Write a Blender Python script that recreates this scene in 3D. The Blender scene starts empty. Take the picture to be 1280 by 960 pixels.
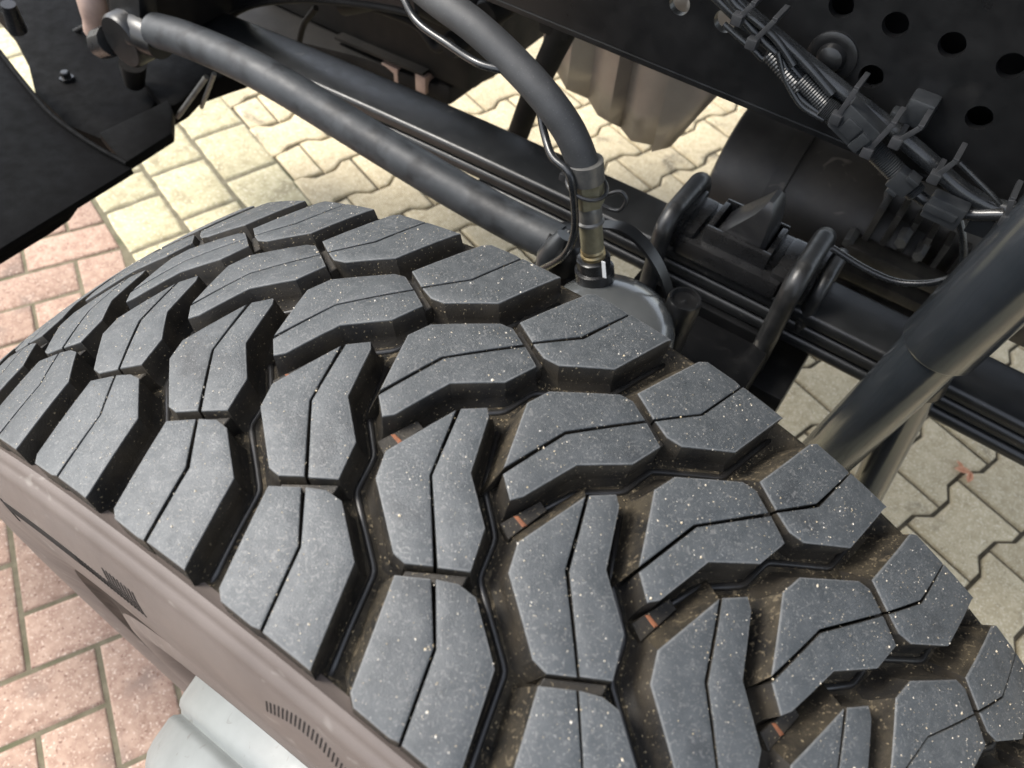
import bpy, bmesh, math, random
from mathutils import Vector, Matrix, noise
rnd = random.Random(7)
sc = bpy.context.scene
COL = sc.collection

# ------------------------------------------------------------------ camera
RM = ((0.8222819, 0.5661525, 0.0576520), (0.4842555, -0.6429036, -0.5934404), (-0.2989131, 0.5158936, -0.8028105))
CAM = Vector((0.146365, -0.192851, 1.532413))
FPX = 969.6                                   # focal length in pixels of the 1280 px wide photograph
cd = bpy.data.cameras.new('camera'); cam = bpy.data.objects.new('camera', cd); COL.objects.link(cam)
cd.sensor_width = 36.0; cd.lens = FPX / 1280 * 36; cd.clip_start = 0.02; cd.clip_end = 400
r_, d_, f_ = (Vector(v) for v in RM)
m = Matrix((r_, -d_, -f_)).transposed().to_4x4(); m.translation = CAM
cam.matrix_world = m
cd.dof.use_dof = True; cd.dof.focus_distance = 0.62; cd.dof.aperture_fstop = 9.0
sc.camera = cam

# ------------------------------------------------------------------ sky, sun, exposure
SUN_EL, SUN_AZ = math.radians(50), math.radians(205)   # azimuth of the sun in the XY plane, from +X
w = bpy.data.worlds.new('World'); sc.world = w; w.use_nodes = True
nt = w.node_tree; bg = nt.nodes['Background']
sky = nt.nodes.new('ShaderNodeTexSky'); sky.sky_type = 'NISHITA'; sky.sun_disc = False
sky.sun_elevation = SUN_EL; sky.sun_rotation = math.radians(90) - SUN_AZ
sky.air_density = 1.0; sky.dust_density = 2.0; sky.ozone_density = 1.0
hsv = nt.nodes.new('ShaderNodeHueSaturation'); hsv.inputs['Saturation'].default_value = .42   # thin white cloud
nt.links.new(sky.outputs[0], hsv.inputs['Color']); nt.links.new(hsv.outputs[0], bg.inputs['Color']); bg.inputs['Strength'].default_value = 0.15
sl = bpy.data.lights.new('sun', 'SUN'); sl.energy = 1.5; sl.angle = math.radians(18); sl.color = (1, .95, .87)
so = bpy.data.objects.new('sun', sl); COL.objects.link(so)
sd = Vector((math.cos(SUN_EL) * math.cos(SUN_AZ), math.cos(SUN_EL) * math.sin(SUN_AZ), math.sin(SUN_EL)))
so.rotation_euler = sd.to_track_quat('Z', 'Y').to_euler(); so.location = sd * 20
sc.view_settings.view_transform = 'Standard'; sc.view_settings.look = 'None'
sc.view_settings.exposure = 1.65; sc.view_settings.gamma = 1.0
sc.render.resolution_x, sc.render.resolution_y = 1024, 768

# ------------------------------------------------------------------ helpers
def ray(x, y):
    a, b = (x - 640) / FPX, (y - 480) / FPX
    return Vector(RM[0]) * a + Vector(RM[1]) * b + Vector(RM[2])
def PZ(x, y, z): r = ray(x, y); return CAM + r * ((z - CAM.z) / r.z)
def PY(x, y, v): r = ray(x, y); return CAM + r * ((v - CAM.y) / r.y)

def obj(name, mesh, mat=None, parent=None):
    if isinstance(mesh, bmesh.types.BMesh):
        me = bpy.data.meshes.new(name); mesh.to_mesh(me); mesh.free(); mesh = me
    o = bpy.data.objects.new(name, mesh); COL.objects.link(o)
    if mat is not None and not mesh.materials: mesh.materials.append(mat)
    if parent: o.parent = parent
    return o
def tag(o, label=None, cat=None, group=None, kind=None):
    for k, v in (('label', label), ('category', cat), ('group', group), ('kind', kind)):
        if v: o[k] = v
    return o
def thing(name, label, cat, loc=(0, 0, 0), group=None):
    o = bpy.data.objects.new(name, None); COL.objects.link(o); o.location = loc
    o.empty_display_size = .05
    return tag(o, label, cat, group)
def smooth(o, ang=35):
    me = o.data
    for p in me.polygons: p.use_smooth = True
    me.set_sharp_from_angle(angle=math.radians(ang)); return o
def local(o, root):      # part given in world coordinates under an empty that has only a location
    o.location = -root.location; return o

def add_box(bm, lo, hi, bev=0.0, rot=None, seg=2):
    lo, hi = Vector(lo), Vector(hi); c = (lo + hi) / 2; s = hi - lo
    t = bmesh.new(); bmesh.ops.create_cube(t, size=1); bmesh.ops.scale(t, vec=s, verts=t.verts)
    if bev: bmesh.ops.bevel(t, geom=t.edges[:], offset=bev, segments=seg, affect='EDGES', profile=.6)
    if rot is not None: bmesh.ops.transform(t, matrix=rot.to_4x4(), verts=t.verts)
    bmesh.ops.translate(t, vec=c, verts=t.verts)
    merge(bm, t)
def merge(bm, t):
    me = bpy.data.meshes.new('t'); t.to_mesh(me); t.free(); bm.from_mesh(me); bpy.data.meshes.remove(me)
def cr(pts, n=8):       # catmull-rom
    P = [Vector(p) for p in pts]; P = [P[0] * 2 - P[1]] + P + [P[-1] * 2 - P[-2]]; o = []
    for i in range(1, len(P) - 2):
        a, b, c, d = P[i - 1:i + 3]
        for k in range(n):
            t = k / n
            o.append(.5 * ((2 * b) + (c - a) * t + (2 * a - 5 * b + 4 * c - d) * t * t + (-a + 3 * b - 3 * c + d) * t ** 3))
    o.append(P[-2]); return o
def add_tube(bm, path, rad, n=14, cap=True):
    P = [Vector(p) for p in path]; R = rad if isinstance(rad, (list, tuple)) else [rad] * len(P)
    T = [(P[min(i + 1, len(P) - 1)] - P[max(i - 1, 0)]).normalized() for i in range(len(P))]
    u = T[0].orthogonal().normalized(); rings = []
    for i, p in enumerate(P):
        u = (u - T[i] * u.dot(T[i])).normalized(); v = T[i].cross(u)
        rings.append([bm.verts.new(p + (u * math.cos(2 * math.pi * k / n) + v * math.sin(2 * math.pi * k / n)) * R[i]) for k in range(n)])
    for a, b in zip(rings, rings[1:]):
        for k in range(n): bm.faces.new((a[k], a[(k + 1) % n], b[(k + 1) % n], b[k]))
    if cap: bm.faces.new(rings[0][::-1]); bm.faces.new(rings[-1])
def add_lathe(bm, prof, n=48, axis='z', origin=(0, 0, 0), mi=None):
    """prof: list of (along, radius); axis z: along +z; axis y / x likewise"""
    O = Vector(origin); rings = []
    for a, r in prof:
        ring = []
        for k in range(n):
            t = 2 * math.pi * k / n; c, s = r * math.cos(t), r * math.sin(t)
            v = {'z': (c, s, a), 'y': (s, a, c), 'x': (a, c, s)}[axis]
            ring.append(bm.verts.new(O + Vector(v)))
        rings.append(ring)
    for j, (a, b) in enumerate(zip(rings, rings[1:])):
        for k in range(n):
            fc = bm.faces.new((a[k], a[(k + 1) % n], b[(k + 1) % n], b[k]))
            if mi: fc.material_index = mi[j]
    bmesh.ops.recalc_face_normals(bm, faces=bm.faces[:])
def add_prism(bm, poly, depth, bev=0.0):   # poly: list of Vectors, extruded by vector depth
    t = bmesh.new(); vs = [t.verts.new(p) for p in poly]; fc = t.faces.new(vs)
    ex = bmesh.ops.extrude_face_region(t, geom=[fc]); mv = [g for g in ex['geom'] if isinstance(g, bmesh.types.BMVert)]
    bmesh.ops.translate(t, vec=depth, verts=mv); bmesh.ops.recalc_face_normals(t, faces=t.faces[:])
    if bev: bmesh.ops.bevel(t, geom=t.edges[:], offset=bev, segments=2, affect='EDGES', profile=.6)
    merge(bm, t)

# ------------------------------------------------------------------ materials
def pmat(name, c1, c2=None, scale=40, rough=.5, r2=None, bump=0, bscale=None, metal=0, speck=None, spec=.5, coat=0, stain=None, detail=6, stretch=None, vary=0):
    """two colours mixed by noise in world position; optional fine bump, bright specks, dark stains"""
    M = bpy.data.materials.new(name); M.use_nodes = True; N = M.node_tree; L = N.links.new
    B = N.nodes['Principled BSDF']; B.inputs['Roughness'].default_value = rough; B.inputs['Metallic'].default_value = metal
    B.inputs['Specular IOR Level'].default_value = spec; B.inputs['Coat Weight'].default_value = coat; B.inputs['Coat Roughness'].default_value = .12
    if c2 is None: c2 = c1
    G = N.nodes.new('ShaderNodeNewGeometry'); pos = G.outputs['Position']
    if stretch:
        mp = N.nodes.new('ShaderNodeMapping'); mp.inputs['Scale'].default_value = stretch; L(pos, mp.inputs[0]); pos = mp.outputs[0]
    def noise(s, d=detail, ro=.6, dist=0):
        n = N.nodes.new('ShaderNodeTexNoise'); n.inputs['Scale'].default_value = s; n.inputs['Detail'].default_value = d; n.inputs['Roughness'].default_value = ro; n.inputs['Distortion'].default_value = dist
        L(pos, n.inputs['Vector']); return n.outputs['Fac']
    def ramp(fac, a, b, ca=(0, 0, 0, 1), cb=(1, 1, 1, 1)):
        r = N.nodes.new('ShaderNodeValToRGB'); r.color_ramp.elements[0].position = a; r.color_ramp.elements[1].position = b
        r.color_ramp.elements[0].color = ca; r.color_ramp.elements[1].color = cb; L(fac, r.inputs[0]); return r.outputs[0]
    def mix(fac, a, b, mode='MIX'):
        x = N.nodes.new('ShaderNodeMix'); x.data_type = 'RGBA'; x.blend_type = mode
        for sock, val in ((x.inputs[0], fac), (x.inputs[6], a), (x.inputs[7], b)):
            if isinstance(val, (int, float)): sock.default_value = val
            elif isinstance(val, tuple): sock.default_value = (*val, 1) if len(val) == 3 else val
            else: L(val, sock)
        return x.outputs[2]
    n1 = noise(scale); c = mix(ramp(n1, .35, .65), c1, c2)
    if stain: c = mix(ramp(noise(stain[1], 3), stain[2], stain[2] + .12), c, stain[0])
    for sp in (speck if isinstance(speck, list) else [speck] if speck else []): c = mix(ramp(noise(sp[1], 2, .5, sp[3] if len(sp) > 3 else 0), sp[2], sp[2] + .06), c, sp[0])
    if vary:
        oi = N.nodes.new('ShaderNodeObjectInfo'); hs = N.nodes.new('ShaderNodeMapRange'); hs.inputs[3].default_value = 1 - vary; hs.inputs[4].default_value = 1 + vary
        L(oi.outputs['Random'], hs.inputs[0]); vm = N.nodes.new('ShaderNodeVectorMath'); vm.operation = 'SCALE'; L(c, vm.inputs[0]); L(hs.outputs[0], vm.inputs['Scale']); c = vm.outputs[0]
    L(c, B.inputs['Base Color'])
    if r2 is not None:
        mr = N.nodes.new('ShaderNodeMapRange'); mr.inputs[1].default_value = .3; mr.inputs[2].default_value = .7
        mr.inputs[3].default_value = rough; mr.inputs[4].default_value = r2; L(noise(scale * 1.7), mr.inputs[0]); L(mr.outputs[0], B.inputs['Roughness'])
    if bump:
        bp = N.nodes.new('ShaderNodeBump'); bp.inputs['Strength'].default_value = bump; bp.inputs['Distance'].default_value = .001
        L(noise(bscale or scale * 6, 4), bp.inputs['Height']); L(bp.outputs[0], B.inputs['Normal'])
    return M
M = {}
M['tread_top'] = pmat('tread_top_rubber', (.040, .045, .048), (.060, .065, .068), 90, .40, .60, .45, 1200, speck=[((.10, .101, .10), 200, .585, 3.0), ((.17, .17, .165), 800, .66)], stain=((.024, .026, .028), 13, .60), vary=.09, spec=.62, detail=9)
M['tread_edge'] = pmat('tread_edge_worn', (.070, .074, .076), (.115, .117, .116), 200, .6)
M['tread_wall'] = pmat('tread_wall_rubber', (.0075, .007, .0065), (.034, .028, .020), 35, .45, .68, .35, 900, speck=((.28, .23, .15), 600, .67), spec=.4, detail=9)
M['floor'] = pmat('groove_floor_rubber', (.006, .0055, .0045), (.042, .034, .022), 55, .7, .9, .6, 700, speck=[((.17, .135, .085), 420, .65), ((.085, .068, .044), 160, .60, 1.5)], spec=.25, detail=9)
M['rib'] = pmat('groove_rib_rubber', (.012, .012, .012), (.02, .018, .016), 80, .28, .4, spec=.6)
M['brick_sand'] = pmat('brick_joint_sand', (.115, .10, .062), (.19, .165, .11), 30, .95, None, .6, 900, stain=((.085, .09, .045), 6, .58))
M['sidewall'] = pmat('sidewall_rubber', (.100, .082, .073), (.122, .101, .090), 16, .55, .7, .12, 700, spec=.35, speck=((.17, .15, .135), 30, .66, 1.5))
M['side_dark'] = pmat('sidewall_dark_rubber', (.016, .015, .0145), (.024, .022, .021), 40, .9, spec=.08)
M['bead'] = pmat('bead_rubber', (.007, .0065, .0065), (.016, .0145, .014), 18, .5, .65, spec=.15)
M['orange'] = pmat('orange_mark', (.24, .085, .035), (.14, .055, .028), 300, .8)
M['rim'] = pmat('rim_paint', (.175, .187, .183), (.15, .16, .157), 24, .42, .55, speck=((.12, .12, .115), 70, .68, 1.0))
M['grain'] = pmat('sand_grain', (.58, .56, .52), (.45, .34, .18), 700, .7)
M['grit'] = pmat('groove_grit', (.45, .36, .22), (.16, .12, .07), 500, .75)
M['black'] = pmat('black_satin_paint', (.0045, .0047, .005), (.0075, .0075, .0078), 22, .27, .42, .1, 400, spec=.42, stain=((.016, .0155, .015), 9, .64))
M['black_gloss'] = pmat('black_gloss_paint', (.009, .009, .0094), (.014, .014, .0144), 30, .22, .34, .08, 250)
M['black_dust'] = pmat('dusty_black_metal', (.0035, .0032, .003), (.010, .0088, .0075), 14, .6, .75, .25, 300, spec=.2)
M['matte'] = pmat('matt_black_plastic', (.0016, .0016, .0017), (.003, .003, .0031), 30, .55, .75, .35, 700, spec=.05, stain=((.007, .007, .0072), 6, .6))
M['leaf'] = pmat('spring_steel_paint', (.008, .0088, .0093), (.013, .0135, .014), 30, .28, .42, .14, 500, speck=((.05, .048, .044), 60, .70, 1.0))
M['link'] = pmat('drag_link_paint', (.016, .0185, .021), (.028, .031, .034), 30, .46, .62, .15, 300, stain=((.008, .009, .0105), 24, .52), spec=.4)
M['shock'] = pmat('shock_paint', (.016, .019, .022), (.024, .027, .031), 14, .18, .26, .05, 120, spec=.7, coat=.5)
M['edge'] = pmat('worn_steel', (.10, .10, .10), (.17, .165, .15), 60, .4, .5, .1, 500, metal=.6)
M['ubolt'] = pmat('u_bolt_steel', (.010, .0105, .011), (.026, .026, .026), 45, .3, .46, .2, 300, metal=.2, speck=((.10, .095, .085), 50, .68, 1.0))
M['hose'] = pmat('hose_rubber', (.020, .021, .022), (.030, .031, .032), 40, .55, .65, .25, 1500, speck=((.07, .07, .07), 800, .66))
M['cable'] = pmat('cable_plastic', (.010, .011, .012), (.016, .017, .018), 60, .2, .32)
M['tie'] = pmat('cable_tie_plastic', (.02, .021, .022), (.03, .03, .032), 80, .35)
M['conn'] = pmat('connector_plastic', (.014, .0155, .017), (.022, .0235, .025), 60, .3, .4)
M['brass'] = pmat('brass', (.36, .27, .13), (.22, .19, .12), 90, .35, .5, .1, 500, metal=.8)
M['ferrule'] = pmat('olive_ferrule', (.13, .12, .075), (.18, .165, .11), 120, .45, .6, .1, 500, metal=.4)
M['grey_gloss'] = pmat('grey_gloss_paint', (.055, .058, .058), (.065, .068, .068), 18, .16, .24, .05, 120, coat=.6)
M['white'] = pmat('white_mark', (.75, .76, .76))
M['shield'] = pmat('heat_shield_metal', (.44, .40, .355), (.34, .305, .27), 9, .38, .5, .15, 60, metal=.45, stain=((.20, .175, .15), 7, .6))
M['tank'] = pmat('tank_dusty_black', (.010, .009, .008), (.040, .034, .027), 8, .4, .58, .2, 200, speck=((.08, .068, .055), 22, .64, 1.5))
M['cast'] = pmat('cast_alloy_dirty', (.018, .0165, .0145), (.065, .058, .048), 22, .42, .6, .3, 160, metal=.3)
M['rubber'] = pmat('bump_rubber', (.013, .013, .014), (.02, .02, .02), 60, .33, .45)
M['brown'] = pmat('paving_bounce_brown', (.30, .21, .17), (.22, .15, .12), 30, .5, .6)  # dark parts lit by the paving: the reddish bounce is put into the colour
M['sand'] = pmat('joint_sand', (.060, .050, .033), (.125, .105, .070), 30, .95, None, .6, 900, stain=((.05, .055, .025), 6, .6))
M['dogbone'] = pmat('grey_concrete_paver', (.385, .315, .195), (.50, .42, .275), 40, .92, None, .9, 500, speck=[((.62, .55, .40), 240, .57), ((.20, .165, .105), 180, .66)], stain=((.17, .14, .09), 7, .60), vary=.09)
M['cream'] = pmat('cream_paver', (.36, .315, .19), (.49, .44, .285), 30, .92, None, .9, 300, speck=[((.56, .51, .37), 110, .57), ((.26, .22, .13), 90, .66)], stain=((.30, .26, .16), 12, .56), vary=.09)
M['red'] = pmat('red_brick_paver', (.275, .175, .13), (.41, .285, .215), 50, .92, None, .9, 400, speck=[((.52, .40, .32), 190, .60), ((.20, .115, .085), 110, .63)], stain=((.24, .17, .135), 8, .56), vary=.12)
M['leafm'] = pmat('dead_leaf', (.50, .22, .12), (.62, .36, .22), 120, .8)

# ------------------------------------------------------------------ ground
GZ = -0.027                                    # paving level: the tread blocks stand on it
SG = (CAM.z - GZ) / CAM.z
base_bm = bmesh.new()
for (x0, y0, x1, y1) in ((-60, -60, 60, 60),):
    base_bm.faces.new([base_bm.verts.new((x, y, GZ - .010)) for x, y in ((x0, y0), (x1, y0), (x1, y1), (x0, y1))])
pave = obj('pavement', base_bm, M['sand']); tag(pave, kind='structure')
A1 = math.radians(-18.8); D1 = Vector((math.cos(A1), math.sin(A1))); N1 = Vector((-math.sin(A1), math.cos(A1)))
A2 = math.radians(-29.0); D2 = Vector((math.cos(A2), math.sin(A2))); N2 = Vector((-math.sin(A2), math.cos(A2)))
CF = Vector((CAM.x, CAM.y))
def G1(s, t): p = D1 * s + N1 * t; return CF + (p - CF) * SG
def G2(s, t): p = D2 * s + N2 * t; return CF + (p - CF) * SG
def inview(p, marg=160):
    q = Vector((p.x, p.y, GZ)) - CAM; c = [Vector(v).dot(q) for v in RM]
    if c[2] <= 0: return False
    x, y = 640 + FPX * c[0] / c[2], 480 + FPX * c[1] / c[2]
    return -marg < x < 1280 + marg and -marg < y < 960 + marg
def clip(poly, nrm, dist, keep_less=True):
    out = []
    for i, a in enumerate(poly):
        b = poly[(i + 1) % len(poly)]; da, db = nrm.dot(a) - dist, nrm.dot(b) - dist
        if not keep_less: da, db = -da, -db
        if da <= 0: out.append(a)
        if da * db < 0: out.append(a + (b - a) * (da / (da - db)))
    return out
def inset(poly, ds):
    n = len(poly); area = sum(poly[i].x * poly[(i + 1) % n].y - poly[(i + 1) % n].x * poly[i].y for i in range(n)); sg = 1 if area > 0 else -1
    if isinstance(ds, (int, float)): ds = [ds] * n
    lines = []
    for i in range(n):
        e = (poly[(i + 1) % n] - poly[i]); e = e.normalized() if e.length > 1e-9 else Vector((1, 0)); nn = Vector((-e.y, e.x)) * sg
        lines.append((poly[i] + nn * ds[i], e))
    out = []
    for i in range(n):
        (p, e), (q, g) = lines[i - 1], lines[i]; den = e.x * g.y - e.y * g.x
        if abs(den) < .08: out.append(q.copy()); continue
        t = ((q.x - p.x) * g.y - (q.y - p.y) * g.x) / den; out.append(p + e * t)
    return out
def paver_mesh(poly, h=.05, bev=.005, wob=0.0, name='p'):
    """top at z 0, rounded arris, sides going down h"""
    bm = bmesh.new(); P = [Vector(p) for p in poly]
    if wob: 
        Q = []
        for i, a in enumerate(P):
            b = P[(i + 1) % len(P)]; k = max(1, int((b - a).length / .03)); nn = Vector((-(b - a).y, (b - a).x)).normalized()
            for j in range(k): Q.append(a + (b - a) * (j / k) + nn * rnd.uniform(-wob, wob))
        P = Q
    rings = []
    for d, z in ((bev * 1.6, 0), (bev * .5, -bev * .25), (0, -bev), (0, -h)):
        rings.append([bm.verts.new((p.x, p.y, z)) for p in (inset(P, d) if d else P)])
    n = len(P); bm.faces.new(rings[0])
    for a, b in zip(rings, rings[1:]):
        for k in range(n): bm.faces.new((a[k], b[k], b[(k + 1) % n], a[(k + 1) % n]))
    bmesh.ops.recalc_face_normals(bm, faces=bm.faces[:]); me = bpy.data.meshes.new(name); bm.to_mesh(me); bm.free()
    for p in me.polygons: p.use_smooth = True
    me.set_sharp_from_angle(angle=math.radians(50)); return me
def put(name, me, mat, p, ang, lift=0):
    if not me.materials: me.materials.append(mat)
    o = bpy.data.objects.new(name, me); COL.objects.link(o); o.parent = pave
    o.location = (p.x, p.y, GZ + lift); o.rotation_euler = (rnd.uniform(-.006, .006), rnd.uniform(-.006, .006), ang); return o
def bulk(name, items, mat):      # many pavers out of view joined to one part
    bm = bmesh.new()
    for me, p, ang in items:
        k = len(bm.verts); bm.from_mesh(me); bm.verts.ensure_lookup_table()
        mt = Matrix.Translation((p.x, p.y, GZ)) @ Matrix.Rotation(ang, 4, 'Z')
        bmesh.ops.transform(bm, matrix=mt, verts=bm.verts[k:])
    o = obj(name, bm, mat, pave); o['kind'] = 'stuff'; return o
# double-T pavers: end width 165, waist 120, pitch 149 x 200
PT, PL = .149 * SG, .200 * SG
def dogbone(seed):
    g = .0045; hw_e, hw_w = PT / 2 + .0125 - g, PT / 2 - .0125 - g; L2 = PL / 2 - g
    half = [(-L2, hw_e), (-L2 + .030, hw_e), (-.033, hw_w), (.033, hw_w), (L2 - .030, hw_e), (L2, hw_e)]   # (t, s)
    poly = [Vector((s, t)) for t, s in half] + [Vector((-s, t)) for t, s in reversed(half)]
    return paver_mesh([Vector((p.x + rnd.uniform(-.001, .001), p.y + rnd.uniform(-.001, .001))) for p in poly], bev=.006, name='double_t_paver')
DB = [dogbone(i) for i in range(4)]
inn, out_ = [], []
for c in range(-22, 16):
    for k in range(0, 22):
        s = .165 + .149 * c + .0745; t = .118 + (.1 if c % 2 else 0) + .2 * k + .1
        if t < .60: continue
        p = G1(s, t); it = (DB[rnd.randrange(4)], p, A1)
        if -4 < p.x < 3: (inn if inview(p, 60) else out_).append(it)
inn.sort(key=lambda i: (i[1] - CF).length)
for me, p, a in inn[:290]: put('concrete_paver', me, M['dogbone'], p, a, rnd.uniform(-.0015, .0015))
bulk('concrete_paver_field', inn[290:] + out_, M['dogbone'])
# half pavers along the cream row
for c in range(-22, 16, 1):
    s = .165 + .149 * c + .0745
    t0, t1 = .530, .618
    if c % 2 == 0: continue
    
    me = paver_mesh([Vector((x, y)) for x, y in ((-.066, -.043), (.066, -.043), (.079, .043), (-.079, .043))], bev=.006, name='half_paver')
    put('concrete_half_paver', me, M['dogbone'], G1(s, (t0 + t1) / 2), A1)
# cream pavers in three rows
rows = [(.014, .180, [-2.9, -2.7, -2.45, -2.2, -2.0, -1.912, -1.785, -1.593, -1.40, -1.18, -.95, -.72, -.5, -.28, -.05, .2, .42, .66, .9, 1.15, 1.4]),
        (.180, .352, [-2.9, -2.63, -2.35, -2.1, -1.871, -1.645, -1.41, -1.17, -.95, -.73, -.5, -.26, 0, .24, .47, .7, .95, 1.2, 1.45]),
        (.352, .527, [-2.9, -2.65, -2.42, -2.2, -1.968, -1.735, -1.50, -1.26, -1.03, -.8, -.56, -.33, -.1, .13, .36, .6, .83, 1.05, 1.3])]
for t0, t1, ss in rows:
    for a, b in zip(ss, ss[1:]):
        g = .004; lx, ly = (b - a) * SG / 2 - g, (t1 - t0) * SG / 2 - g
        me = paver_mesh([Vector((-lx, -ly)), Vector((lx, -ly)), Vector((lx, ly)), Vector((-lx, ly))], bev=.008, wob=.0022, name='cream_paver')
        put('cream_paver', me, M['cream'], G1((a + b) / 2, (t0 + t1) / 2), A1, rnd.uniform(-.002, .002))
# red bricks, herringbone, cut along the cream edge
MB_ = .1195; edge_n = N1.copy(); edge_d = N1.dot(G1(0, .010))
S0, T0 = -.645, -.398
cnt = 0; far = []
for xi in range(-22, 12):
    for yi in range(-24, 16):
        k = (xi - yi) % 4
        if k == 0: cells = (xi, yi, xi + 2, yi + 1)
        elif k == 3: cells = (xi, yi, xi + 1, yi + 2)
        else: continue
        ta, tb = T0 - cells[2] * MB_, T0 - cells[0] * MB_; sa, sb = S0 + cells[1] * MB_, S0 + cells[3] * MB_
        poly = [G2(s, t) for s, t in ((sa, ta), (sb, ta), (sb, tb), (sa, tb))]
        poly = clip(poly, edge_n, edge_d); poly = [p for i, p in enumerate(poly) if (p - poly[i - 1]).length > .009]
        if len(poly) < 3: continue
        ctr = sum(poly, Vector((0, 0))) / len(poly)
        if ctr.x < -3 or ctr.x > 1.6 or ctr.y < -2.2: continue
        vis = inview(ctr, 120)
        pl = inset([p - ctr for p in poly], .0042)
        ar = abs(sum(pl[i].x * pl[(i + 1) % len(pl)].y - pl[(i + 1) % len(pl)].x * pl[i].y for i in range(len(pl)))) / 2
        if ar < .0012: continue
        me = paver_mesh(pl, bev=.005, name='red_brick')
        if vis: put('red_brick', me, M['red'], ctr, 0, rnd.uniform(-.0015, .0015))
        else: far.append((me, ctr, 0))
bulk('red_brick_field', far, M['red'])
bm = bmesh.new(); bm.faces.new([bm.verts.new((*G1(a, b), GZ - .0045)) for a, b in ((-4, -4), (3, -4), (3, .524), (-4, .524))])
obj('joint_sand', bm, M['brick_sand'], pave)
# a fallen leaf on the paving
bm = bmesh.new()
for cx, cy, a, l in ((0, 0, .3, .030), (.022, -.012, 1.6, .024), (-.016, .016, 2.4, .018)):
    pts = [(-l, 0), (-l * .4, l * .42), (l * .3, l * .36), (l, 0), (l * .3, -l * .36), (-l * .4, -l * .42)]
    vs = [bm.verts.new((cx + x * math.cos(a) - y * math.sin(a), cy + x * math.sin(a) + y * math.cos(a), .004 + abs(y) * .5 + rnd.uniform(0, .003))) for x, y in pts]; mid = bm.verts.new((cx, cy, .003))
    for i in range(6): bm.faces.new((vs[i], vs[(i + 1) % 6], mid))
lf = obj('dead_leaf', bm, M['leafm']); lf.location = PZ(1203, 590, GZ); lf.scale = (.75, .75, .9); lf.modifiers.new('t', 'SOLIDIFY').thickness = .0008
tag(lf, 'small orange brown dead leaf lying on the grey pavers', 'leaf')

# ------------------------------------------------------------------ wheel
ZC = .570; RR = .594; PITCH = 0.1473924; PHO = -0.0728702
def RW(wm): return RR * (1.00603 - .3766 * (wm / RR) ** 2)
wheel = thing('truck_wheel', 'large truck wheel with deep blocky off road tread standing on the paving', 'wheel', (0, 0, ZC))
prof = []; mi = []
half = [(0, None), (40, None), (80, None), (115, None), (136, None)]
side = [(141, 567.5), (144.5, 569), (147.5, 571.5), (150, 571), (152, 567.5), (152.6, 564.5), (154, 563.5), (156.5, 562), (158.2, 558), (158.4, 555), (160, 551), (163, 540), (165.5, 528), (167, 516), (168, 500), (168.3, 480), (167.5, 458), (165.5, 436), (161, 412), (160, 409), (156, 395), (154, 380), (156, 362), (160, 345), (163.5, 331), (164.5, 316), (161, 300), (155, 288), (147, 278), (146, 268)]
full = [(a, RW(a / 1000) * 1000 - 20 if b is None else b) for a, b in half] + side
prof = [(-a / 1000, b / 1000) for a, b in reversed(full)] + [(a / 1000, b / 1000) for a, b in full[1:]]
ns, nf = len(side), len(half)
mi = []
for j in range(len(prof) - 1):
    wv, rv = (prof[j][0] + prof[j + 1][0]) / 2, (prof[j][1] + prof[j + 1][1]) / 2
    mi.append(0 if abs(wv) < .1415 and rv > .5 else (2 if .35 < rv < .41 else (1 if wv < 0 else 0)))
bm = bmesh.new(); add_lathe(bm, prof, 360, 'y', mi=mi)
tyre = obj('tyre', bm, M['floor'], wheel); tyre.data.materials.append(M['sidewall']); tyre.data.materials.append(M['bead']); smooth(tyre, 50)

# tread blocks: (u along the tread, w across) in mm, u = 0 at the joint of the lug
V2 = lambda *p: [Vector(q) for q in p]
A_L = V2((-48.4, -9), (-63.6, 37), (-57.8, 52.5), (-23.5, 79.6), (-15, 80.6), (-1.5, 72.6), (-34.5, 33.8))
A_Lf = [2, 1.6, 1.4, 1, .35, -1, -1]
A_R = V2((-48.4, -9), (-34.5, 33.8), (-1.5, 72.6), (13.8, 63.6), (6.6, 41.6), (-18.5, 20.5), (-31, -15), (-35.8, -20))
A_Rf = [-1, -1, .35, 1, 1, 1, 1, 1]
B_L = V2((-15.2, 87.6), (1.5, 77.6), (23, 103.5), (35.5, 144.6), (30, 145.6), (8, 145.6), (3, 141.5))
B_Lf = [.35, -1, -1, 0, 0, .3, 2]
B_R = V2((1.5, 77.6), (13.2, 72), (23.6, 72.6), (51.8, 94), (66.5, 141.5), (67.8, 145), (35.5, 145.3), (23, 103.5))
B_Rf = [.35, .5, 1, 1, .6, 0, -1, -1]
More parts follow.
